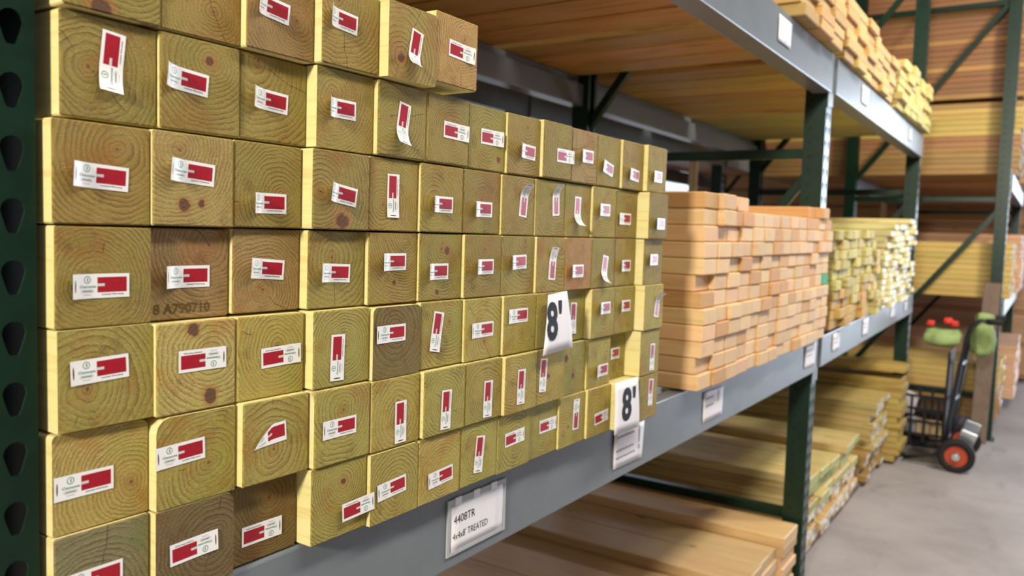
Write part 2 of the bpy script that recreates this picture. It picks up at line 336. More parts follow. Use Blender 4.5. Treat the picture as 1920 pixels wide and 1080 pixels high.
# ------------------------------------------------------------------ rack frames with teardrop uprights
UW, UD, TH, PITCH = 0.0762, 0.0762, 0.0026, 0.0508
def hole_outline(n=16):
    pts = []
    for k in range(9):                              # round head
        a = math.radians(-28+236*k/8); pts.append((0.0098*math.cos(a), 0.0040+0.0098*math.sin(a)))
    pts += [(-0.0052, -0.0115), (-0.0034, -0.0148), (0.0034, -0.0148), (0.0052, -0.0115)]
    return pts
def upright_mesh(z0, z1, side=1):
    """C section, front plate in the plane y=0 (facing -Y) with two columns of teardrop holes"""
    bm = bmesh.new(); H = hole_outline()
    ncell = int((z1-z0)/PITCH); zz = z0
    def rectpt(c, x0, x1, za, zb, zc, xc):
        dx, dz = c[0], c[1]
        s = min(((x1-xc)/dx if dx > 1e-9 else (x0-xc)/dx if dx < -1e-9 else 9e9), ((zb-zc)/dz if dz > 1e-9 else (za-zc)/dz if dz < -1e-9 else 9e9))
        return (xc+dx*s, zc+dz*s)
    for cidx in range(ncell):
        za = z0+cidx*PITCH; zb = za+PITCH; zc = (za+zb)/2
        for x0, x1, xc in ((-UW/2, 0, -UW/2+0.0185), (0, UW/2, UW/2-0.0185)):
            inner = [(xc+a, zc+b) for a, b in H]
            dirs = list(H); outer = [rectpt(d, x0, x1, za, zb, zc, xc) for d in dirs]
            # insert true corners so that the cell stays rectangular
            N = len(inner)
            vi = [bm.verts.new((a, 0, b)) for a, b in inner]; vo = [bm.verts.new((a, 0, b)) for a, b in outer]
            vb = [bm.verts.new((a, TH, b)) for a, b in inner]
            for k in range(N):
                k2 = (k+1) % N; a, b = outer[k], outer[k2]
                face = [vi[k], vo[k]]
                if abs(a[0]-b[0]) > 1e-7 and abs(a[1]-b[1]) > 1e-7:
                    cx = x1 if max(a[0], b[0]) > x1-1e-6 else x0; cz = zb if max(a[1], b[1]) > zb-1e-6 else za
                    face.append(bm.verts.new((cx, 0, cz)))
                face += [vo[k2], vi[k2]]
                bm.faces.new(face)
                bm.faces.new((vi[k2], vi[k], vb[k], vb[k2]))
    z1e = z0+ncell*PITCH
    def q(*p): bm.faces.new([bm.verts.new(v) for v in p])
    for s in (-1, 1):
        x = s*UW/2; xi = s*(UW/2-TH)
        q((x, 0, z0), (x, UD, z0), (x, UD, z1e), (x, 0, z1e)); q((xi, TH, z0), (xi, UD, z0), (xi, UD, z1e), (xi, TH, z1e))
        xl = s*(UW/2-0.02)
        q((x, UD, z0), (xl, UD, z0), (xl, UD, z1e), (x, UD, z1e)); q((xi, UD-TH, z0), (xl, UD-TH, z0), (xl, UD-TH, z1e), (xi, UD-TH, z1e))
    q((-UW/2, 0, z1e), (UW/2, 0, z1e), (UW/2, UD, z1e), (-UW/2, UD, z1e))
    me = bpy.data.meshes.new('upright'); bm.to_mesh(me); bm.free(); me.materials.append(M['green'])
    return me
UPM = upright_mesh(0.0, 3.9)
DOT = None
def side_dots():
    """row of small dark bolt holes on the side of an upright, as shallow discs"""
    bm = bmesh.new()
    for k in range(70):
        z = 0.03+k*PITCH
        for yy in (0.052,):
            c = [bm.verts.new((-UW/2-0.0004, yy+0.0045*math.cos(a*math.pi/4), z+0.006*math.sin(a*math.pi/4))) for a in range(8)]
            bm.faces.new(c)
    return fin(bm, 'bolt_holes', 'ink')
DOTM = side_dots()
PLATE = boxmesh('foot_plate', -0.06, 0.06, -0.02, 0.10, 0, 0.006, 'green', 0.001)
HBAR = boxmesh('horizontal_brace', -0.018, 0.018, 0.0, 0.86, -0.018, 0.018, 'green', 0.002)
def frame(x, y0, label, depth=1.06, dots=True):
    e = empty('rack_frame', (x, y0, FLOOR)); tag(e, label, 'rack frame', 'green pallet rack frames')
    a = link('upright', UPM, e); b = link('upright', UPM, e); b.location = (0, depth, 0); b.rotation_euler = (0, 0, math.pi)
    if dots:
        d = link('bolt_hole_row', DOTM, a)
    link('foot_plate', PLATE, e).location = (0, 0, 0); p = link('foot_plate', PLATE, e); p.location = (0, depth-0.08, 0)
    ya, yb = UD, depth-UD
    for z in (0.30, 1.67, 3.0):
        h = link('horizontal_brace', HBAR, e); h.location = (0, ya, z); h.scale = (1, (yb-ya)/0.86, 1)
    def diag(p, q):
        p, q = Vector(p), Vector(q); d = q-p; bm = bmesh.new(); L = d.length
        bm_box(bm, -0.017, 0.017, -0.017, 0.017, 0, L, 0.002); me = fin(bm, 'diagonal_brace', 'green')
        o = link('diagonal_brace', me, e); o.location = p; o.rotation_mode = 'QUATERNION'; o.rotation_quaternion = d.to_track_quat('Z', 'X')
    diag((0, yb+0.02, 0.36), (0, ya-0.02, 1.60)); diag((0, yb+0.02, 1.80), (0, ya-0.02, 3.02))
    return e
F1 = frame(-0.008-UW/2, 0.035, 'dark green rack frame at the left edge, beside the tagged posts', dots=False)
F2 = frame(2.79, 0.035, 'green rack frame between the tan two-by-four stack and the treated stacks')
F3 = frame(5.29, 0.035, 'green rack frame at the end of the rack, behind the hand truck')
F4 = frame(6.16, -0.42, 'sunlit green rack frame with a long diagonal brace, right of the hand truck')
F5 = frame(8.75, -0.42, 'farther green rack frame beyond the sunlit one at the right')
B2 = frame(2.73, 1.33, 'green frame of the rear rack row, seen above the tagged posts')
B3 = frame(5.40, 1.33, 'green frame of the rear rack row, seen above the tan stack')
B4 = frame(8.30, 1.33, 'far green frame of the rear rack row, beside the third bay')

# ------------------------------------------------------------------ beams
def beam(x0, z0, x1, z1, h, yf, facing, label):
    """step beam from (x0,z0) to (x1,z1) (top edge), outer face at y=yf looking along facing (-1: to the aisle)"""
    e = empty('shelf_beam', (x0, yf, z0)); tag(e, label, 'shelf beam', 'grey rack beams')
    prof = [(0, 0), (0.040, 0), (0.040, -0.032), (0.066, -0.032), (0.066, -h), (0, -h)]
    bm = bmesh.new(); A = []; B = []
    for (a, b) in prof:
        A.append(bm.verts.new((0, -facing*a, b))); B.append(bm.verts.new((x1-x0, -facing*a, z1-z0+b)))
    bm.faces.new(A); bm.faces.new(B[::-1])
    for i in range(6): bm.faces.new((A[i], A[(i+1) % 6], B[(i+1) % 6], B[i]))
    bmesh.ops.recalc_face_normals(bm, faces=bm.faces)
    bmesh.ops.bevel(bm, geom=[ed for ed in bm.edges if abs(ed.verts[0].co.x-ed.verts[1].co.x) > 0.1], offset=0.003, segments=2, profile=0.5, affect='EDGES')
    link('beam_body', fin(bm, 'beam_body', 'beam'), e)
    for xx, dz in ((0.0, 0), (x1-x0, z1-z0)):
        s = 1 if xx == 0 else -1
        me = boxmesh('end_bracket', min(0, -s*0.036), max(0, -s*0.036), 0.0, 0.0038, -h-0.05, 0.012, 'beam', 0.001)
        c = link('end_bracket', me, e); c.location = (xx, (0.0105 if facing < 0 else -0.0143), dz)
    return e
YB = 0.020
beam(-0.006, -0.2725, 2.755, -0.262, 0.125, YB, -1, 'grey lower front beam carrying the tagged posts and the tan stack')
beam(2.79+0.039, -0.262, 5.255, -0.215, 0.118, YB, -1, 'grey lower front beam under the greenish stacks of the second bay')
beam(-0.006, 0.765, 2.755, 0.770, 0.137, YB, -1, 'grey upper front beam crossing the top of the picture')
beam(2.79+0.039, 0.770, 5.255, 0.762, 0.130, YB, -1, 'grey upper front beam of the second bay with small cards')
beam(-0.006, 0.770, 2.755, 0.770, 0.125, 1.11, 1, 'dim grey rear beam under the upper shelf, behind the posts')
beam(2.79+0.039, 0.770, 5.255, 0.765, 0.125, 1.11, 1, 'bluish grey rear beam under the upper shelf of the second bay')
beam(-0.006, -0.2725, 2.755, -0.262, 0.125, 1.11, 1, 'rear lower beam behind the tagged posts')
beam(2.79+0.039, -0.262, 5.255, -0.215, 0.118, 1.11, 1, 'rear lower beam behind the greenish stacks')
beam(-0.2, 0.735, 2.695, 0.735, 0.12, 1.318, -1, 'dark bluish beam of the rear rack row, just below the rear beam')
beam(2.77, 0.735, 5.365, 0.735, 0.12, 1.318, -1, 'bluish rear row beam seen above the tan stack')
beam(5.44, 0.735, 8.265, 0.735, 0.12, 1.318, -1, 'bluish rear row beam in the distance beyond the third frame')
beam(2.77, 0.735, 8.3, 0.735, 0.12, 2.42, 1, 'farthest bluish beam of the rear rack row')
beam(6.2, -0.27, 8.71, -0.27, 0.12, -0.435, -1, 'grey lower beam of the far right rack')
beam(6.2, 0.60, 8.71, 0.60, 0.12, -0.435, -1, 'grey upper beam of the far right rack')
beam(6.2, -0.27, 8.71, -0.27, 0.12, 0.66, 1, 'rear lower beam of the far right rack')
beam(6.2, 0.60, 8.71, 0.60, 0.12, 0.66, 1, 'rear upper beam of the far right rack')
beam(5.33, 2.02, 5.99, 2.02, 0.12, 1.11, 1, 'short bluish tie beam high between the racks')

# ------------------------------------------------------------------ the 4x4 posts
PW = 0.0884
POSTS = [
[(0.0056,-0.0168,-0.0041),(0.0951,-0.019,-0.0019),(0.1838,-0.0098,-0.0004),(0.2736,0.002,0.0018),(0.3639,0.0156,0.002),(0.4537,0.0138,0.0093)],
[(0.0063,-0.0244,-0.0019),(0.0955,-0.0203,-0.0),(0.1855,-0.0222,0.0007),(0.2746,-0.0067,0.0011),(0.3655,-0.0,0.0049),(0.4564,0.0006,0.0025),(0.5473,-0.0016,-0.0005),(0.6385,0.0025,-0.002),(0.7294,0.0086,0.0033),(0.8203,0.008,-0.0018),(0.9111,0.0077,-0.0045),(1.0017,0.013,-0.0047),(1.0923,0.0225,-0.0047)],
[(-0.0018,-0.0217,-0.0028),(0.0872,-0.0184,-0.0),(0.1773,-0.0191,0.0012),(0.2676,-0.0028,0.0021),(0.358,-0.0051,0.0018),(0.4489,-0.0013,0.0013),(0.5396,-0.0018,0.0009),(0.6299,0.0015,-0.0008),(0.7207,0.0032,-0.0006),(0.8113,0.0031,-0.0034),(0.9017,0.0078,-0.0028),(0.9922,0.0076,-0.0034),(1.0829,0.033,-0.0021)],
[(0.0,-0.0223,-0.0012),(0.0904,-0.03,-0.0008),(0.1807,-0.0253,0.0012),(0.271,-0.0127,0.0024),(0.3616,-0.0071,0.0027),(0.4519,-0.0036,0.0018),(0.5426,0.0016,0.0003),(0.633,0.0021,-0.0001),(0.7231,0.0068,-0.0016),(0.8135,0.0077,-0.0024),(0.9039,0.008,-0.003),(0.9944,0.007,-0.0023),(1.0846,0.0247,-0.0005)],
[(0.0006,-0.0207,0.0002),(0.0894,-0.016,-0.0015),(0.1802,-0.0152,-0.0025),(0.2718,-0.0029,0.0025),(0.3626,0.0011,-0.0006),(0.4536,-0.0004,0.0024),(0.5443,0.0032,0.0003),(0.635,0.0076,0.0005),(0.7257,0.0077,0.0017),(0.8162,-0.003,0.0005),(0.9064,0.0106,-0.0005),(0.9968,0.0088,-0.0003),(1.0873,0.0295,0.0006)],
[(-0.0015,-0.0265,-0.0031),(0.0886,-0.0153,-0.0022),(0.1807,-0.0064,0.0037),(0.2714,0.0011,0.0009),(0.3624,0.0024,-0.0001),(0.4537,0.0081,0.0008),(0.5444,0.0077,0.001),(0.6345,0.014,0.0002),(0.7249,0.0121,0.0004),(0.8152,0.0019,-0.0006),(0.9055,0.006,-0.0009),(0.9959,-0.008,-0.0017),(1.0861,0.0255,0.0016)],
[(-0.0019,-0.0233,-0.0042),(0.0883,-0.0157,-0.0023),(0.1795,-0.0244,-0.0004),(0.2709,-0.0018,0.0011),(0.3609,0.0029,-0.0014),(0.4521,0.0034,-0.0014),(0.5434,0.0031,0.0021),(0.6339,0.0041,-0.0009),(0.7248,0.0005,-0.0022),(0.8157,0.0046,-0.0006),(0.9066,0.0097,0.0012),(0.9978,0.0216,0.004),(1.0886,0.0247,0.0039)]]
ZB = [0.2722, 0.1813, 0.0902, 0.0, -0.0901, -0.1804, -0.2704]
PITHPX = {(0,1):(400,20),(0,2):(560,40),(0,3):(635,-5),(0,4):(752,108),(1,0):(170,130),(1,1):(395,115),(1,2):(480,120),(1,3):(622,178),(1,5):(850,262),(1,6):(915,265),(1,7):(990,240),(1,8):(1062,275),
 (2,0):(225,285),(2,2):(525,372),(2,3):(602,360),(2,4):(718,386),(2,5):(815,382),(2,6):(905,372),(2,7):(985,392),(3,0):(175,530),(3,3):(625,482),(3,4):(762,430),(3,6):(910,468),(3,7):(985,452),
 (4,0):(168,734),(4,1):(398,662),(4,2):(520,650),(4,3):(645,652),(4,4):(742,622),(4,5):(842,600),(4,6):(908,640),(4,7):(977,622),(5,0):(245,900),(5,1):(392,866),(5,2):(512,845),(5,3):(642,770),(5,4):(750,782),(5,5):(835,752),(5,6):(910,740),
 (6,2):(505,926),(6,3):(643,902),(6,4):(742,918),(6,5):(830,892),(6,6):(890,852),(6,7):(965,830),(6,8):(1020,800)}
KNOTPX = {(0,0):[(190,16,0.010)],(2,1):[(345,384,0.0065),(378,380,0.0045)],(4,1):[(362,618,0.0075),(395,742,0.0075)],(2,3):[(642,414,0.0105)],(3,5):[(838,470,0.006),(820,548,0.004)],
 (5,9):[(1062,672,0.006),(1074,704,0.005)],(6,3):[(643,902,0.0035)],(3,4):[(740,530,0.004)],(5,8):[(1028,705,0.004)],(4,5):[(868,600,0.004)],(1,1):[(392,115,0.005)],(0,4):[(752,108,0.006)],(4,12):[(1205,558,0.005)],(6,9):[(1065,800,0.003)],(1,6):[(935,300,0.005)]}
TINT = {}
for k in ((6,0),): TINT[k] = (126, 118, 82)
for k in ((6,1),): TINT[k] = (112, 92, 52)
for k in ((6,2),): TINT[k] = (128, 106, 50)
for k in ((4,4),): TINT[k] = (118, 96, 42)
for k in ((3,1),(3,2),(0,2),(1,9)): TINT[k] = (158, 128, 72)
for k in ((0,5),(3,9)): TINT[k] = (176, 134, 74)
for k in ((2,1),(4,1),(5,0)): TINT[k] = (176, 154, 84)
bm = bmesh.new(); bm_box(bm, -PW/2, PW/2, 0, 2.2, -PW/2, PW/2, 0.0014, 1)
POSTM = fin(bm, 'post', ['post_side', 'post_end'])
for p in POSTM.polygons:
    if p.normal.y < -0.3: p.material_index = 1
def waney_post(edges):
    """a post whose long edges (sx, sz) are rounded off by the given amount, as where the bark side was"""
    bm = bmesh.new(); bm_box(bm, -PW/2, PW/2, 0, 2.2, -PW/2, PW/2)
    for sx, sz, amt in edges:
        e = [e for e in bm.edges if all(v.co.x*sx > 0.04 and v.co.z*sz > 0.04 for v in e.verts)]
        if e: bmesh.ops.bevel(bm, geom=e, offset=amt, segments=3, profile=0.5, affect='EDGES')
    me = fin(bm, 'post', ['post_side', 'post_end'])
    for p in me.polygons:
        if p.normal.y < -0.3: p.material_index = 1
    return me
WANE = {(5, 1): [(-1, 1, 0.014)], (6, 1): [(1, 1, 0.010), (-1, -1, 0.004)], (5, 0): [(1, 1, 0.006), (-1, 1, 0.004)], (4, 0): [(1, 1, 0.006)], (4, 4): [(-1, 1, 0.007), (1, 1, 0.008), (1, -1, 0.006)], (0, 4): [(1, -1, 0.004), (1, 1, 0.004)], (5, 9): [(1, 1, 0.003)], (6, 4): [(1, 1, 0.005)], (1, 3): [(1, -1, 0.004)]}
# tags: red panel centre px, turn (h white left, H white right, v red on top, V white on top), extra turn deg, curl deg
TAGS = {(0,2):(520,20,'h',-6,70),(0,3):(651,42,'h',-4,75),(0,4):(780,82,'v',-12,75),(0,5):(856,94,'H',-3,15),
(1,0):(211,95,'v',-6,25),(1,1):(363,155,'h',-5,50),(1,2):(517,192,'h',-3,45),(1,3):(648,206,'h',0,60),(1,4):(757,218,'v',-9,45),(1,5):(846,245,'H',-2,8),(1,6):(914,257,'H',0,12),(1,7):(993,286,'h',-3,95),(1,8):(1054,292,'H',0,5),(1,9):(1104,294,'h',0,62),(1,10):(1142,317,'h',-12,70),(1,11):(1191,329,'h',-5,48),(1,12):(1235,332,'h',0,90),
(2,0):(208,334,'h',-3,30),(2,1):(375,326,'h',-4,35),(2,2):(514,382,'h',0,55),(2,3):(650,367,'h',-8,72),(2,4):(737,351,'v',0,5),(2,5):(835,384,'h',0,55),(2,6):(910,393,'h',0,75),(2,7):(981,387,'V',-6,55),(2,8):(1042,386,'V',4,55),(2,9):(1083,387,'v',-2,65),(2,10):(1136,394,'h',0,62),(2,11):(1175.5,411,'h',0,12),(2,12):(1240,420,'h',0,90),
(3,0):(210,535,'h',0,18),(3,1):(366,518,'h',0,35),(3,2):(510,505,'h',-4,45),(3,3):(637,512,'h',-2,40),(3,4):(745,491,'h',0,45),(3,5):(826,509,'h',0,70),(3,6):(913,500,'h',0,78),(3,7):(976,491,'h',2,65),(3,8):(1035,506,'V',-4,22),(3,9):(1085,508,'h',0,80),(3,10):(1134,496,'v',-10,65),(3,11):(1175,498,'h',0,65),(3,12):(1227,487,'h',0,90),
(4,0):(209,689,'h',2,5),(4,1):(362,676,'H',0,0),(4,2):(512,669,'H',2,5),(4,3):(633,653,'v',-2,0),(4,4):(744,624,'h',0,5),(4,5):(820.5,607,'v',-10,3),(4,6):(912.6,617,'h',0,5),(4,7):(978.6,591,'h',0,5),(4,9):(1075,584.6,'v',-2,5),(4,10):(1136.7,577,'h',0,62),(4,11):(1174.5,573,'h',0,62),(4,12):(1231,579,'V',-10,65),
(5,0):(180,901,'h',0,0),(5,1):(357,845,'h',2,0),(5,2):(514,812.5,'h',4,20),(5,3):(649,798,'h',0,3),(5,4):(751,775,'v',0,0),(5,5):(836.8,753,'v',-3,0),(5,6):(915,734,'v',-2,0),(5,7):(977.5,712,'v',-2,0),(5,8):(1019,691,'v',-4,0),(5,10):(1131.7,693,'h',0,28),(5,11):(1154,662,'h',0,80),(5,12):(1223,659,'v',-2,0),
(6,0):(198,1078,'h',0,0),(6,1):(346,1033,'H',2,5),(6,2):(476,1001,'H',0,0),(6,3):(654,953.5,'H',2,0),(6,4):(745,910,'h',3,0),(6,5):(835,889.4,'h',3,0),(6,6):(899.5,837.5,'v',-7,0),(6,7):(957.6,822.7,'H',2,0),(6,8):(1020.7,798.4,'H',0,0),(6,9):(1079,788,'V',-2,0),(6,10):(1122,784,'H',3,0),(6,12):(1220,725,'v',-3,0)}
TL, TW, UA, UC = 0.0535, 0.0215, 0.47, 0.70
T1 = text_mesh('Limited Warranty', 1, 0.01); T2 = text_mesh('Osmose', 1, 0.02)
def make_tag(post, key, lx, lz, turn, ang, curl):
    base = {'h': 0, 'H': 180, 'v': 90, 'V': -90}[turn]; th = math.radians(base+ang)
    if turn == 'h' and key[1] >= 3:
        wx = post.location.x+lx-CP.x; va = math.degrees(math.atan2(0.67, wx)); curl = min(curl, 1.30*va)
    ct, st = math.cos(th), math.sin(th); C = math.radians(max(curl, 2)); k = C/(UA*TL)
    lift = 0.0056 if key == (6, 3) else 0.0006
    def S(u, v, up=0.0):
        if key == (5, 2): u = 0.16+0.84*u; v = v*min(1, max(0.02, (u-0.16)/0.50))
        s = (u-UC)*TL; t = (v-0.5)*TW; out = lift
        nx, no = 0.0, 1.0
        if u < UA:
            ph = k*(UA-u)*TL; s = (UA-UC)*TL-math.sin(ph)/k; out += (1-math.cos(ph))/k; nx, no = math.sin(ph), math.cos(ph)
        s += nx*up; out += no*up
        return (lx+s*ct-t*st, -out, lz+s*st+t*ct)
    nu, nv = 14, 2; vs = []; fs = []; uv = []
    for side in (0, 1):
        for i in range(nu+1):
            for j in range(nv+1): vs.append(S(i/nu, j/nv, 0.0 if side == 0 else -0.00025)); uv.append((i/nu, j/nv))
    B = (nu+1)*(nv+1)
    for i in range(nu):
        for j in range(nv):
            a = i*(nv+1)+j; f = (a, a+nv+1, a+nv+2, a+1); fs.append(f); fs.append(tuple(B+x for x in f[::-1]))
    me = bpy.data.meshes.new('tag'); me.from_pydata(vs, [], fs)
    l = me.uv_layers.new(name='UVMap')
    for lp in me.loops: l.data[lp.index].uv = uv[lp.vertex_index]
    me.materials.append(M['tag'])
    n = len(fs)
    me.materials.append(M['paper'])
    for i, p in enumerate(me.polygons): p.use_smooth = True; p.material_index = i % 2
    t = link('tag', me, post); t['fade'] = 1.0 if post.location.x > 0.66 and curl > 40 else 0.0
    # lettering, pressed onto the tag's own surface
    vs = []; fs = []; mi = []
    for (T, u0, u1, v0, v1, m) in ((T1, 0.52, 0.90, 0.10, 0.185, 0), (T2, 0.13, 0.42, 0.43, 0.545, 1)):
        b = len(vs); vs += [S(u0+(u1-u0)*a, v0+(v1-v0)*c, 0.00012) for a, c in T[0]]
        fs += [tuple(b+x for x in f) for f in T[1]]; mi += [m]*len(T[1])
    me = bpy.data.meshes.new('lettering'); me.from_pydata(vs, [], fs); me.materials.append(M['ink']); me.materials.append(M['greenink'])
    for p, m in zip(me.polygons, mi): p.material_index = m
    if key != (5, 2): link('lettering', me, t)
ROWN = ['top row', 'second row down', 'third row down', 'fourth row down', 'fifth row down', 'sixth row down', 'bottom row']
TURN = {'h': 'sideways red tag', 'H': 'flipped red and white tag', 'v': 'upright tag red end up', 'V': 'upright tag white end up'}
PO = {}
for i, row in enumerate(POSTS):
    for j, (x, p, dz) in enumerate(row):
        z = ZB[i]+max(-0.0006, min(0.0006, dz))
        if (i, j) == (0, 5): z += 0.009
        rr = random.Random(i*50+j)
        o = link('timber_post', waney_post(WANE[(i, j)]) if (i, j) in WANE else POSTM); o.location = (x+0.0445, -p, z+0.0446)
        o.rotation_euler = (0, rr.uniform(-0.004, 0.004), 0)
        o.pass_index = i*20+j
        base = TINT.get((i, j)) or ((168, 152, 70) if i >= 4 else (154, 133, 60))  # upper rows browner; the upper shelf's shade is also put into their darker tint
        o.color = vary(lin(*base), 0.10, 0.05)
        def loc(px, py):
            h = hit(px, py, 1, -p); return h.x-o.location.x, h.z-o.location.z
        if (i, j) in PITHPX: a, b = loc(*PITHPX[(i, j)])
        else: a, b = rr.uniform(-0.03, 0.03), rr.uniform(-0.03, 0.03)
        o['pith'] = (a, 0.0, b); o['rings'] = rr.uniform(150, 260)
        ks = KNOTPX.get((i, j), [])
        for nm, kk in zip(('knot_a', 'knot_b'), list(ks)+[None]*(2-len(ks))):
            if kk: a, b = loc(kk[0], kk[1]); o[nm] = (a, b, kk[2])
            else: o[nm] = (5.0, 5.0, 0.00001)
        tg = TAGS.get((i, j)); what = TURN[tg[2]] if tg else 'no tag in view'
        if tg and tg[4] >= 40: what = what.replace('red tag', 'curled red tag').replace('upright tag', 'curling upright tag')
        tag(o, 'treated timber post end, %s, %s from left, %s' % (ROWN[i], ORD[j], what), 'timber post', 'stacked treated posts with end tags')
        if tg:
            a, b = loc(tg[0], tg[1]); make_tag(o, (i, j), a, b, tg[2], tg[3], tg[4])
        PO[(i, j)] = o
# ink stamp on one post end
def flat_text(name, body, parent, x0, x1, z0, z1, y, mat, offset=0.0, shear=0.0, space=1.0):
    T = text_mesh(body, 1, offset, space=space)
    me = bpy.data.meshes.new(name); me.from_pydata([(lambda X_, Z_: (X_, y(X_, Z_) if callable(y) else y, Z_))(x0+(x1-x0)*a+shear*(c-0.5)*(z1-z0), z0+(z1-z0)*c) for a, c in T[0]], [], T[1]); me.materials.append(M[mat])
    return link(name, me, parent)
p31 = PO[(3, 1)]; flat_text('stamp', '8 A790710', p31, -0.040, 0.022, -0.0385, -0.0285, -0.0003, 'stampink', 0.02)

# ------------------------------------------------------------------ stacks of sawn lumber
def board(name, w, h, L, x, y, z, color, label, group, side, end, cat='board', rot=0.0):
    o = link(name, lumber_mesh(w, h, L, side, end)); o.location = (x, y, z); o.color = color
    if rot: o.rotation_euler = (0, 0, rot)
    return tag(o, label, cat, group)
R = random.Random(3)
ENDTAG = boxmesh('end_tag', -0.030, 0.030, -0.0012, 0, -0.0095, 0.0095, 'tag_white', 0.0004)
def end_tag(o, dx, dz, rz):
    t = link('end_tag', ENDTAG, o); t.location = (dx, -0.0002, dz); t.rotation_euler = (0, rz, 0); t.scale = (0.9, 1, 0.8)
# tan two-by-fours beside the posts
NC, NR = 14, 12
for r in range(NR):
    z = -0.262+0.019+r*0.0386; name_r = 'bottom row' if r == 0 else 'top row' if r == NR-1 else '%s row up' % ORD[r]
    for c in range(NC):
        if r == NR-1 and c in (4, 5, 6, 7, 8, 9, 10): continue
        x = 1.433+0.0445+c*0.0915+R.uniform(-0.0008, 0.0008); y = -0.016+R.uniform(-0.006, 0.006)+0.004*math.sin(r*1.3)
        if r == NR-1: y += R.uniform(-0.012, 0.02)
        if (r, c) in ((9, 1), (9, 2), (6, 0)): y += 0.016
        if (r, c) in ((10, 1),): y -= 0.02
        col = vary(lin(224, 190, 150), 0.09, 0.035)
        if R.random() < 0.2: col = vary(lin(208, 162, 114), 0.06, 0.03)
        if (r, c) == (5, 13): col = lin(70, 165, 125)
        board('two_by_four', 0.0889, 0.0380, 1.25, x, y, z+0.0106*(c/NC), col, 'tan two-by-four in the stack beside the posts, %s, %s from left' % (name_r, ORD[c]), 'tan two-by-fours in the first bay', 'pine_side', 'pine_end', rot=R.uniform(-0.0015, 0.0015))
# second bay, stack A: greenish over orange
for r in range(10):
    z = -0.258+0.012+0.019+r*0.0386
    for c in range(8):
        if r == 9 and c in (1, 4): continue
        x = 2.885+0.0445+c*0.0895; y = R.uniform(-0.012, 0.012)
        col = vary(lin(196, 186, 126), 0.14, 0.05) if r > 3+math.sin(c*1.1)*1.2 else vary(lin(196, 160, 96), 0.14, 0.06)
        board('treated_board', 0.0885, 0.0380, 1.25, x, y, z+0.0019*c, col, 'short-faced treated board right of the second green frame, %s layer up, %s from left' % (ORD[r], ORD[c]), 'greenish treated stack behind the second frame', 'treat_side', 'treat_end')
# second bay, stack B: narrow stack
for r in range(9):
    for c in range(2):
        if r > 7 and c == 1: continue
        board('treated_board', 0.0885, 0.0380, 1.25, 3.665+c*0.0905+0.0445, R.uniform(-0.02, 0.02), -0.245+0.003+0.019+r*0.0386, vary(lin(200, 188, 132), 0.12, 0.05), 'pale treated board in the narrow stack beside white-marked ends, %s layer up, %s one' % (ORD[r], ('left', 'right')[c]), 'narrow treated stack in the second bay', 'treat_side', 'treat_end')
# second bay, stack C: white-marked ends
for r in range(15):
    for c in range(8):
        if r > 12 and c < (1 if r == 13 else 6): continue
        o = board('marked_board', 0.1140, 0.0290, 1.25, 4.02+0.058+c*0.1165, R.uniform(-0.022, 0.012), -0.238+0.0165+r*0.0305+0.0028*c, vary(lin(218, 212, 172), 0.09, 0.04), 'white-marked treated board by the third frame, %s layer up, %s from left' % (ORD[r], ORD[c]), 'white-marked treated boards in the second bay', 'treat_side', 'tagged_end')
        if R.random() < 0.42: end_tag(o, R.uniform(-0.02, 0.02), R.uniform(-0.002, 0.002), R.uniform(-0.1, 0.1))
# upper shelf
def upper(x0, n, wdt, z0, layers, yj, base, end, gname, labfmt, side='treat_side', skip=None, y0=0.0, h=0.038):
    for r in range(layers):
        for c in range(n):
            if skip and skip(r, c): continue
            board('shelf_board', wdt-(0.017 if r == 0 else 0.003), h, 1.25, x0+wdt*(c+0.5)+(0 if r == 0 else R.uniform(-0.0006, 0.0006)), y0+R.uniform(-yj, yj), z0+h/2+0.0005+r*(h+0.0006), vary(lin(*base), 0.30 if r == 0 else 0.12, 0.06), labfmt % (ORD[r], ORD[c]), gname, side, end)
upper(0.03, 11, 0.190, 0.771, 2, 0.01, (166, 134, 76), 'treat_end', 'boards on the near upper shelf', 'board seen from below on the near upper shelf, %s layer, %s from left', y0=0.13)
upper(2.175, 3, 0.190, 0.771, 7, 0.012, (206, 170, 112), 'pine_end', 'first bundle on the upper shelf', 'board end in first bundle above the upper beam, %s layer up, %s from left', skip=lambda r, c: r > 5 and c > 1, y0=-0.012)
upper(2.832, 6, 0.190, 0.771, 6, 0.014, (206, 170, 112), 'pine_end', 'second bundle on the upper shelf', 'board end in second bundle above the upper beam, %s layer up, %s from left', skip=lambda r, c: r > 4 and c > 3, y0=-0.004)
upper(4.06, 6, 0.190, 0.768, 7, 0.016, (212, 196, 136), 'treat_end', 'third bundle on the upper shelf', 'pale board end in last bundle above the upper beam, %s layer up, %s from left', skip=lambda r, c: r == 6 and c in (0, 3), y0=-0.012)
# bottom level, first bay (wide pinkish boards)
LW = 0.187
for layer, (ztop, cols) in enumerate(((-0.962, (0,)), (-1.000, (0, 1, 2, 4, 5)), (-1.038, range(7)), (-1.076, range(7)), (-1.114, range(7)), (-1.152, range(7)))):
    for c in cols:
        board('wide_board', LW-0.003, 0.038, 1.25, 2.722-LW*(c+0.5), 0.052+(0.015 if c else 0)+R.uniform(-0.008, 0.008), ztop-0.019, vary(lin(204, 174, 136), 0.12, 0.05),
              'wide pinkish board, near bottom level, %s layer down, %s from the frame' % (ORD[layer], ORD[c]), 'wide boards on the bottom level', 'pine_side', 'pine_end')
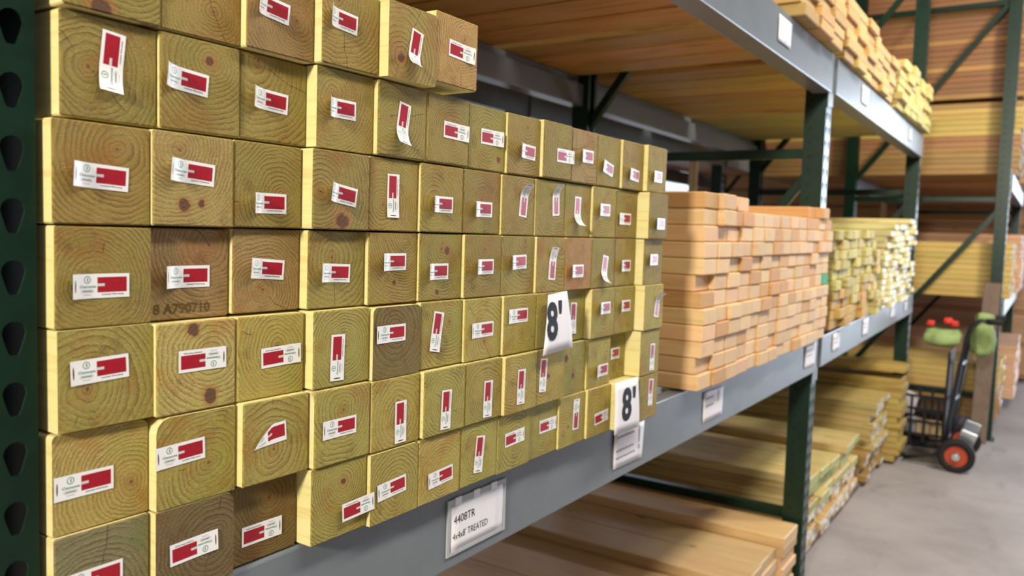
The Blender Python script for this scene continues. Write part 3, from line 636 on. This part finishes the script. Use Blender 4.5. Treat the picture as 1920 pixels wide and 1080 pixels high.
# supports under bottom level stacks
def dunnage(x0, x1, ztop, label):
    for k, y in enumerate((0.32, 1.2, 2.0)):
        o = link('dunnage_timber', boxmesh('dunnage_timber', x0, x1, y, y+0.09, FLOOR, ztop, 'greywood', 0.003))
        tag(o, label % ('front', 'middle', 'back')[k], 'timber', 'dunnage under the bottom stacks')
dunnage(1.42, 2.70, -1.1905, 'grey %s bearer timber under the wide pinkish boards')
# second bay bottom stacks
def low_stack(x0, n, wdt, ztop, layers, y0, yj, base, endm, label, group, step=None, lay=0.0383):
    for r in range(layers):
        for c in range(n):
            if step and step(r, c): continue
            b = base(r, c) if callable(base) else base
            em = endm(r, c) if callable(endm) else endm
            o = board('treated_plank', wdt-0.003, 0.0375, 1.25, x0+wdt*(c+0.5), y0+R.uniform(-yj, yj)+(0.012*(r % 3)), ztop-0.019-r*lay, vary(lin(*b), 0.08, 0.04), label % (ORD[r], ORD[c]), group, 'treat_side', em)
            if em == 'tagged_end' and R.random() < 0.6: end_tag(o, R.uniform(-0.03, 0.03), R.uniform(-0.003, 0.003), R.uniform(-0.16, 0.16))
low_stack(3.07, 6, 0.168, -0.885, 9, 0.085, 0.012, lambda r, c: (206, 186, 142) if r < 4 else (196, 168, 124), lambda r, c: 'green_end' if r < 4 else 'tagged_end', 'green-ended plank low behind the second frame, %s layer down, %s from left', 'green-ended planks on the bottom level', step=lambda r, c: r == 0 and c in (3,))
low_stack(4.50, 3, 0.155, -0.80, 7, 0.075, 0.012, (188, 168, 118), 'tagged_end', 'olive plank in the middle low stack, %s layer down, %s from left', 'middle low stack of olive planks')
low_stack(4.38, 4, 0.146, -1.070, 4, 0.095, 0.012, (168, 138, 92), 'tagged_end', 'brown plank under the middle low stack, %s layer down, %s from left', 'brown planks under the middle low stack')
low_stack(4.985, 1, 0.258, -0.645, 15, 0.004, 0.008, (180, 158, 96), 'treat_end', 'wide yellow plank low beside the third frame, %s layer down, %s from left', 'yellow planks by the third frame', step=lambda r, c: r in (1,), lay=0.0392)
runner = link('runner_plank', boxmesh('runner_plank', 2.95, 4.96, 0.115, 0.20, FLOOR, FLOOR+0.022, 'greywood', 0.002)); tag(runner, 'thin plank on the floor under the low stacks of the second bay', 'plank')

# sticks standing in the bays
for k, (px_, Y, ztop, w_, lb) in enumerate(((1300, 1.285, 0.62, 0.04, 'pale stud standing upright behind the tan stack'), (1661, 0.75, 0.60, 0.055, 'pale stud standing upright behind the third frame'), (1567, 1.26, 0.30, 0.04, 'short orange stud standing behind the greenish stack'))):
    h = hit(px_, 330, 1, Y)
    o = link('stud', boxmesh('stud', -w_/2, w_/2, -0.024, 0.024, 0, ztop+0.27, 'pine_side', 0.002)); o.location = (h.x, Y, -0.27); o.color = lin(244, 212, 176); tag(o, lb, 'stud')

# ------------------------------------------------------------------ far right rack bundles (boards lie along Y)
def bundle(x0, n, wdt, z0, layers, y0, L, base, label, group, hgt=0.0375, end='pine_end', side='pine_side'):
    for r in range(layers):
        for c in range(n):
            b = base(r) if callable(base) else base
            board('long_board', wdt-0.004, hgt, L, x0+wdt*(c+0.5), y0+R.uniform(-0.012, 0.012), z0+hgt/2+0.0005+r*(hgt+0.0012), vary(lin(*b), 0.08, 0.04), label % (ORD[r], ORD[c]), group, side, end)
bundle(6.26, 3, 0.24, -0.268, 10, -0.46, 1.75, (206, 178, 112), 'yellow board on the far right lower shelf, %s layer up, %s one in', 'yellow boards on the far right lower shelf')
bundle(6.26, 3, 0.24, 0.602, 13, -0.46, 1.75, lambda r: (168, 124, 86) if r in (5, 6) else (202, 174, 104) if 6 < r < 12 else (164, 130, 84), 'board on the far right upper shelf, %s layer up, %s one in', 'boards on the far right upper shelf')
bundle(6.26, 2, 0.36, 1.135, 28, -0.46, 1.75, lambda r: (146, 104, 74) if r % 5 else (176, 134, 84), 'brown board high on the far right rack, %s layer up, %s one in', 'brown boards high on the far right rack')
bundle(6.26, 3, 0.24, -1.13, 10, -0.44, 1.75, lambda r: (198, 170, 106) if r > 4 else (168, 134, 94), 'board on the far right bottom level, %s layer up, %s one in', 'boards on the far right bottom level')
for k, y in enumerate((-0.2, 0.7, 1.6)):
    o = link('dunnage_timber', boxmesh('dunnage_timber', 6.27, 6.95, y, y+0.09, FLOOR, -1.131, 'greywood', 0.003)); tag(o, 'grey %s bearer timber under the far right boards' % ('front', 'middle', 'back')[k], 'timber', 'dunnage under the far right boards')
bundle(7.4, 2, 0.6, -1.15, 14, -0.50, 1.2, (226, 186, 160), 'pinkish sheet in the far right sheet stack, %s layer up, %s one', 'pinkish sheets on the far right', hgt=0.03)
bundle(7.2, 2, 0.6, -0.268, 12, -0.49, 1.2, (226, 182, 156), 'pinkish sheet on the far right middle shelf, %s layer up, %s one', 'pinkish sheets on the far right shelf')
bundle(7.2, 2, 0.6, 0.602, 12, -0.49, 1.2, (206, 160, 110), 'tan sheet on the far right top shelf, %s layer up, %s one', 'tan sheets on the far right top shelf')
bundle(5.6, 4, 0.55, 0.74, 6, 1.36, 1.05, (186, 142, 92), 'brown board on the rear row upper shelf, %s layer up, %s one', 'brown boards on the rear row upper shelf')

bundle(9.2, 2, 0.5, -1.22, 28, -0.6, 3.6, lambda r: (206, 166, 140) if r % 7 else (170, 130, 100), 'pinkish board in the distant stack beyond the far frames, %s layer up, %s one', 'distant pinkish stack', hgt=0.045)
bundle(9.2, 2, 0.5, 0.10, 28, -0.6, 3.6, lambda r: (176, 132, 88) if r % 4 else (140, 100, 70), 'brown board high in the distance, %s layer up, %s one', 'distant brown stack', hgt=0.045)
# ------------------------------------------------------------------ cards and signs
def card(name, corners, y, label, bow=0.0, sleeve=False):
    """corners TL,TR,BR,BL in (x,z) on the plane y"""
    bm = bmesh.new(); n = 6; rows = []
    tl, tr, br, bl = [Vector((c[0], c[1])) for c in corners]
    for i in range(n+1):
        a = i/n; l = tl.lerp(bl, a); r = tr.lerp(br, a); rows.append([])
        for j in range(n+1):
            p = l.lerp(r, j/n); yy = y(a, j/n) if callable(y) else y
            rows[-1].append(bm.verts.new((p.x, yy, p.y)))
    for i in range(n):
        for j in range(n): bm.faces.new((rows[i][j], rows[i+1][j], rows[i+1][j+1], rows[i][j+1]))
    ext = bmesh.ops.extrude_face_region(bm, geom=list(bm.faces))
    for v in [g for g in ext['geom'] if isinstance(g, bmesh.types.BMVert)]: v.co.y += 0.0006
    c = (tl+tr+br+bl)/4
    e = empty(name, (c.x, 0, c.y)); tag(e, label, 'sign' if 'sign' in name else 'card', 'cards on the beams' if name == 'shelf_card' else None)
    me = fin(bm, 'sheet', 'paper', True); o = link('sheet', me, e); o.location = (-c.x, 0, -c.y)
    return e, o
def on(parent_pair, body, x0, x1, z0, z1, y, mat, offset=0.0, shear=0.0, name='lettering'):
    return flat_text(name, body, parent_pair[1], x0, x1, z0, z1, y, mat, offset, shear)
yc = 0.0175
c1 = card('shelf_card', [(0.549, -0.300), (0.686, -0.300), (0.684, -0.370), (0.551, -0.370)], yc, 'white card reading 4408TR under the tagged posts')
on(c1, '4408TR', 0.558, 0.610, -0.330, -0.318, yc-0.0004, 'ink', -0.005); on(c1, "4x4x8' TREATED", 0.556, 0.643, -0.353, -0.3425, yc-0.0004, 'ink', -0.008)
bm = bmesh.new()
for a in ((0.543, 0.549, -0.370, -0.300), (0.543, 0.691, -0.375, -0.370), (0.686, 0.691, -0.370, -0.300), (0.543, 0.691, -0.300, -0.292)): bm_box(bm, a[0], a[1], yc-0.0008, yc+0.0018, a[2], a[3])
link('clear_sleeve_rim', fin(bm, 'rim', 'sleeve'), c1[0]).location = (-c1[0].location.x, 0, -c1[0].location.z)
for k in range(3):
    link('tape', boxmesh('tape', 0.56+k*0.045, 0.575+k*0.045, yc-0.0012, yc+0.001, -0.302, -0.291, 'paper'), c1[0]).location = (-c1[0].location.x, 0, -c1[0].location.z)
def scribble(pair, x0, x1, zt, y, rows, hh):
    bm = bmesh.new(); q = random.Random(int(x0*1000))
    for k in range(rows):
        z = zt-k*hh*2.1; x = x0
        while x < x1*1.0-0.004:
            wl = q.uniform(0.006, 0.016); bm_box(bm, x, min(x+wl, x1), y-0.0003, y, z-hh*0.5, z); x += wl+0.003
    link('faint_print', fin(bm, 'faint_print', 'greyink'), pair[1])
c2 = card('shelf_card', [(1.073, -0.292), (1.214, -0.294), (1.207, -0.371), (1.073, -0.368)], yc-0.001, "faded lilac card below the 8' sign at the bottom row")
scribble(c2, 1.085, 1.165, -0.305, yc-0.0014, 1, 0.009); scribble(c2, 1.082, 1.168, -0.332, yc-0.0014, 2, 0.007)
on(c2, '!', 1.186, 1.194, -0.350, -0.300, yc-0.0014, 'greyink', 0.02)
c3 = card('shelf_card', [(1.570, -0.288), (1.715, -0.292), (1.713, -0.366), (1.571, -0.366)], yc, 'white card on the beam below the front corner of the tan stack')
scribble(c3, 1.585, 1.64, -0.305, yc-0.0004, 2, 0.009); on(c3, '!', 1.672, 1.682, -0.325, -0.296, yc-0.0004, 'greyink', 0.02)
BC = [([(2.565, -0.275), (2.72, -0.275), (2.715, -0.357), (2.566, -0.355)], 'white card on the lower beam just before the second frame'),
      ([(3.0, -0.270), (3.133, -0.266), (3.125, -0.340), (3.0, -0.342)], 'white card on the lower beam just past the second frame'),
      ([(3.615, -0.258), (3.75, -0.256), (3.74, -0.334), (3.62, -0.336)], 'white card on the lower beam below the narrow treated stack'),
      ([(4.38, -0.240), (4.53, -0.236), (4.52, -0.305), (4.385, -0.307)], 'white card on the lower beam below the white-marked boards'),
      ([(4.88, -0.250), (5.0, -0.246), (4.985, -0.302), (4.885, -0.306)], 'last white card on the lower beam beside the third frame'),
      ([(2.040, 0.745), (2.178, 0.745), (2.172, 0.670), (2.042, 0.670)], 'white card with two white dots on the near upper beam'),
      ([(3.28, 0.750), (3.425, 0.750), (3.416, 0.675), (3.285, 0.675)], 'white card on the upper beam just past the second frame'),
      ([(4.64, 0.742), (4.745, 0.742), (4.72, 0.672), (4.63, 0.672)], 'last white card on the upper beam near the third frame')]
for k, (cs, lb) in enumerate(BC):
    cc = card('shelf_card', cs, yc-0.001, lb)
    if k != 5: scribble(cc, cs[0][0]+0.015, cs[1][0]-0.05, cs[0][1]-0.018, yc-0.0014, 2, 0.008)
    else:
        for dx, dz in ((2.092, 0.700), (2.118, 0.688)):
            bm = bmesh.new(); bmesh.ops.create_cone(bm, cap_ends=True, segments=16, radius1=0.010, radius2=0.010, depth=0.001, matrix=Matrix.Translation((dx, yc-0.0016, dz)) @ Matrix.Rotation(math.pi/2, 4, 'X'))
            link('white_dot', fin(bm, 'white_dot', 'tag_white'), cc[1])
def sign(corners, ytop, bow, lean, p8, pa, shear, label):
    """paper sign with a printed 8 foot mark; p8, pa are photo boxes (x0, x1, y0, y1) of the figure and of the foot mark"""
    zt, zb = corners[0][1], corners[3][1]; xl, xr = corners[0][0], corners[1][0]
    yf = lambda a, b: ytop-bow*math.sin(a*1.6)-lean*(1-b)*a
    pr = card('length_sign', corners, yf, label)
    ys = lambda X_, Z_: yf((zt-Z_)/(zt-zb), min(1, max(0, (X_-xl)/(xr-xl))))-0.0007
    for body, (x0, x1, y0, y1) in (('8', p8), ("'", pa)):
        ym = ytop-bow*0.8*(0.6 if body == '8' else 0.35); A = hit(x0, y1, 1, ym); B = hit(x1, y0, 1, ym); xm = hit((x0+x1)/2, (y0+y1)/2, 1, ym).x
        za = hit((x0+x1)/2, y1, 1, ym).z; zz = hit((x0+x1)/2, y0, 1, ym).z; wx = hit(x1, (y0+y1)/2, 1, ym).x-hit(x0, (y0+y1)/2, 1, ym).x
        flat_text('figure' if body == '8' else 'foot_mark', body, pr[1], xm-wx/2, xm+wx/2, za, zz, ys, 'ink', 0.035, shear)
sign([(0.742, -0.003), (0.801, 0.001), (0.814, -0.092), (0.715, -0.096)], -0.0185, 0.007, 0.003, (1022.5, 1043.5, 566, 638), (1046, 1052.5, 563, 588), 0.10, "white 8' paper sign hanging on the fifth row of posts")
sign([(0.976, -0.176), (1.073, -0.176), (1.077, -0.274), (0.969, -0.270)], -0.0280, 0.005, 0.0, (1165.6, 1183, 727, 788), (1185.5, 1191, 724, 745), 0.08, "white 8' paper sign hanging over the bottom row of posts")

# ------------------------------------------------------------------ hand truck in the gap
ht = empty('hand_truck', (5.28, -0.29, FLOOR)); tag(ht, 'black hand truck with orange-hubbed wheels standing in the gap', 'hand truck')
def wheel(x):
    bm = bmesh.new(); prof = [(0.062, -0.016), (0.062, -0.024), (0.090, -0.026), (0.100, -0.016), (0.100, 0.016), (0.090, 0.026), (0.062, 0.024), (0.062, 0.016)]; n = 28; rings = []
    for k in range(n):
        a = 2*math.pi*k/n; rings.append([bm.verts.new((px_, r*math.cos(a), r*math.sin(a))) for r, px_ in prof])
    for k in range(n):
        for i in range(len(prof)): bm.faces.new((rings[k][i], rings[k][(i+1) % len(prof)], rings[(k+1) % n][(i+1) % len(prof)], rings[(k+1) % n][i]))
    t = link('wheel', fin(bm, 'tyre', 'rubber', True), ht); t.location = (x, 0, 0.100)
    bm = bmesh.new(); bmesh.ops.create_cone(bm, cap_ends=True, segments=28, radius1=0.0635, radius2=0.0635, depth=0.036, matrix=Matrix.Rotation(math.pi/2, 4, 'Y'))
    link('hub', fin(bm, 'hub', 'orange'), t)
    bm = bmesh.new()
    bmesh.ops.create_cone(bm, cap_ends=True, segments=20, radius1=0.028, radius2=0.022, depth=0.02, matrix=Matrix.Translation((-0.026, 0, 0)) @ Matrix.Rotation(-math.pi/2, 4, 'Y'))
    bmesh.ops.create_cone(bm, cap_ends=True, segments=12, radius1=0.011, radius2=0.009, depth=0.02, matrix=Matrix.Translation((-0.042, 0, 0)) @ Matrix.Rotation(-math.pi/2, 4, 'Y'))
    link('axle_cap', fin(bm, 'axle_cap', 'steel'), t)
wheel(-0.22); wheel(0.27)
link('axle', tubemesh('axle', [(-0.22, 0, 0.10), (0.27, 0, 0.10)], 0.011, 'steel'), ht)
for sx in (-0.13, 0.20):
    link('frame_tube', tubemesh('frame_tube', [(sx, 0.075, 0.06), (sx, 0.055, 0.30), (sx, 0.02, 0.62), (sx, -0.005, 0.80), (sx, -0.03, 0.87), (sx, -0.07, 0.905), (sx, -0.16, 0.905)], 0.014, 'black', 10), ht)
    link('grip', tubemesh('grip', [(sx, -0.10, 0.905), (sx, -0.185, 0.905)], 0.018, 'rubber', 10), ht)
    g = link('wheel_guard', boxmesh('wheel_guard', sx-0.004, sx+0.004, -0.03, 0.06, 0.06, 0.24, 'steel', 0.002), ht); g.rotation_euler = (0.3, 0, 0)
for z_, y_ in ((0.16, 0.066), (0.40, 0.045), (0.62, 0.02)):
    link('cross_bar', tubemesh('cross_bar', [(-0.13, y_, z_), (0.20, y_, z_)], 0.011, 'black', 8), ht)
link('back_plate', boxmesh('back_plate', -0.125, 0.195, 0.085, 0.10, 0.14, 0.70, 'black', 0.006), ht).rotation_euler = (0.02, 0, 0)
bm = bmesh.new(); bm_box(bm, -0.16, 0.23, 0.07, 0.30, 0.004, 0.012, 0.003)
link('toe_plate', fin(bm, 'toe_plate', 'steel'), ht)
for sx in (-0.15, 0.22):
    link('toe_rail', tubemesh('toe_rail', [(sx, 0.075, 0.12), (sx, 0.11, 0.075), (sx, 0.20, 0.05), (sx, 0.29, 0.026)], 0.012, 'black', 8), ht)
# green canvas bag over the handles and red cloth wads
def lump(name, loc, sx, sy, sz, mat, seed, rough=0.18, parent=None, sub=3):
    bm = bmesh.new(); bmesh.ops.create_icosphere(bm, subdivisions=sub, radius=1); q = random.Random(seed)
    ph = [q.uniform(0, 6.28) for _ in range(6)]
    for v in bm.verts:
        d = v.co.normalized(); k = 1+rough*(math.sin(3*d.x+ph[0])*math.cos(4*d.z+ph[1])+0.6*math.sin(7*d.y+ph[2]+3*d.x)+0.4*math.sin(11*d.z+ph[3]))
        e = lambda t: math.copysign(abs(t)**0.7, t)
        v.co = Vector((e(d.x)*sx*k, e(d.y)*sy*k, e(d.z)*sz*k))
    o = link(name, fin(bm, name, mat, True), parent); o.location = loc; return o
bag = empty('canvas_bag', (5.3, -0.35, -0.47)); tag(bag, 'green canvas bag slung over the hand truck handles', 'bag')
lump('bag_body', (0.03, -0.02, 0.0), 0.13, 0.062, 0.115, 'cloth_green', 4, 0.10, bag)
lump('bag_flap', (0.05, -0.02, 0.125), 0.08, 0.05, 0.035, 'cloth_green', 9, 0.10, bag)
hm = empty('canvas_sling', (5.2, -0.162, -0.465)); tag(hm, 'grey-green canvas sling hanging left of the hand truck handles', 'sling')
lump('sling_cloth', (0.0, 0.0, 0.0), 0.10, 0.104, 0.052, 'cloth_green', 14, 0.12, hm)
for k, (px_, py_, s) in enumerate(((1745, 606, 0.022), (1778, 602, 0.024), (1790, 607, 0.022))):
    h = hit(px_, py_, 0, 5.2); o = lump('red_cloth_wad', h, s, s, s*0.85, 'red', 20+k, 0.12); tag(o, ('red cloth wad at the left end of the canvas sling', 'middle red cloth wad on the canvas sling', 'red cloth wad beside the hand truck handle')[k], 'cloth', 'red wads on the canvas sling')
# crate with odds and ends
cr = empty('plastic_crate', (5.81, -0.01, FLOOR)); tag(cr, 'black lattice crate behind the hand truck', 'crate')
def lattice(name, w_, h_, loc, rot):
    bm = bmesh.new(); n, m = 5, 4
    for i in range(n+1): x = -w_/2+w_*i/n; bm_box(bm, x-0.008, x+0.008, -0.005, 0.005, 0, h_)
    for j in range(m+1): z = h_*j/m; bm_box(bm, -w_/2, w_/2, -0.0045, 0.0045, max(0, z-0.008), z+0.008)
    o = link(name, fin(bm, name, 'crate'), cr); o.location = loc; o.rotation_euler = (0, 0, rot)
lattice('crate_side', 0.42, 0.34, (0, -0.20, 0), 0); lattice('crate_side', 0.42, 0.34, (0, 0.20, 0), 0)
lattice('crate_side', 0.40, 0.34, (-0.21, 0, 0), math.pi/2); lattice('crate_side', 0.40, 0.34, (0.21, 0, 0), math.pi/2)
link('crate_bottom', boxmesh('crate_bottom', -0.21, 0.21, -0.2, 0.2, 0, 0.012, 'crate', 0.002), cr)
for k, (dx, dy, z_, s, rz, mt, lb) in enumerate(((-0.05, 0.12, 0.30, 0.14, 0.5, 'paper', 'white block sticking up out of the black crate'), (-0.10, -0.02, 0.16, 0.10, 0.2, 'pine_end', 'pinkish block inside the black crate'), (0.05, 0.05, 0.14, 0.10, 0.9, 'paper', 'pale block low inside the black crate'), (0.08, -0.08, 0.03, 0.11, 0.4, 'treat_end', 'yellow block at the bottom of the black crate'))):
    o = link('wood_block', boxmesh('wood_block', -s/2, s/2, -s*0.4, s*0.4, 0, s, mt, 0.004)); o.location = (5.81+dx, -0.01+dy, FLOOR+max(0.013, z_-0.1)); o.rotation_euler = (0.25 if k == 0 else 0, 0, rz); o.color = lin(226, 200, 160); tag(o, lb, 'block')
pl = link('leaning_plank', boxmesh('leaning_plank', -0.02, 0.02, -0.05, 0.05, 0, 1.10, 'greywood', 0.003)); h = hit(1832, 830, 2, FLOOR); pl.location = (h.x, h.y, FLOOR); pl.rotation_euler = (0.02, 0.05, 0); tag(pl, 'weathered grey-brown plank leaning upright beside the sunlit frame', 'plank')
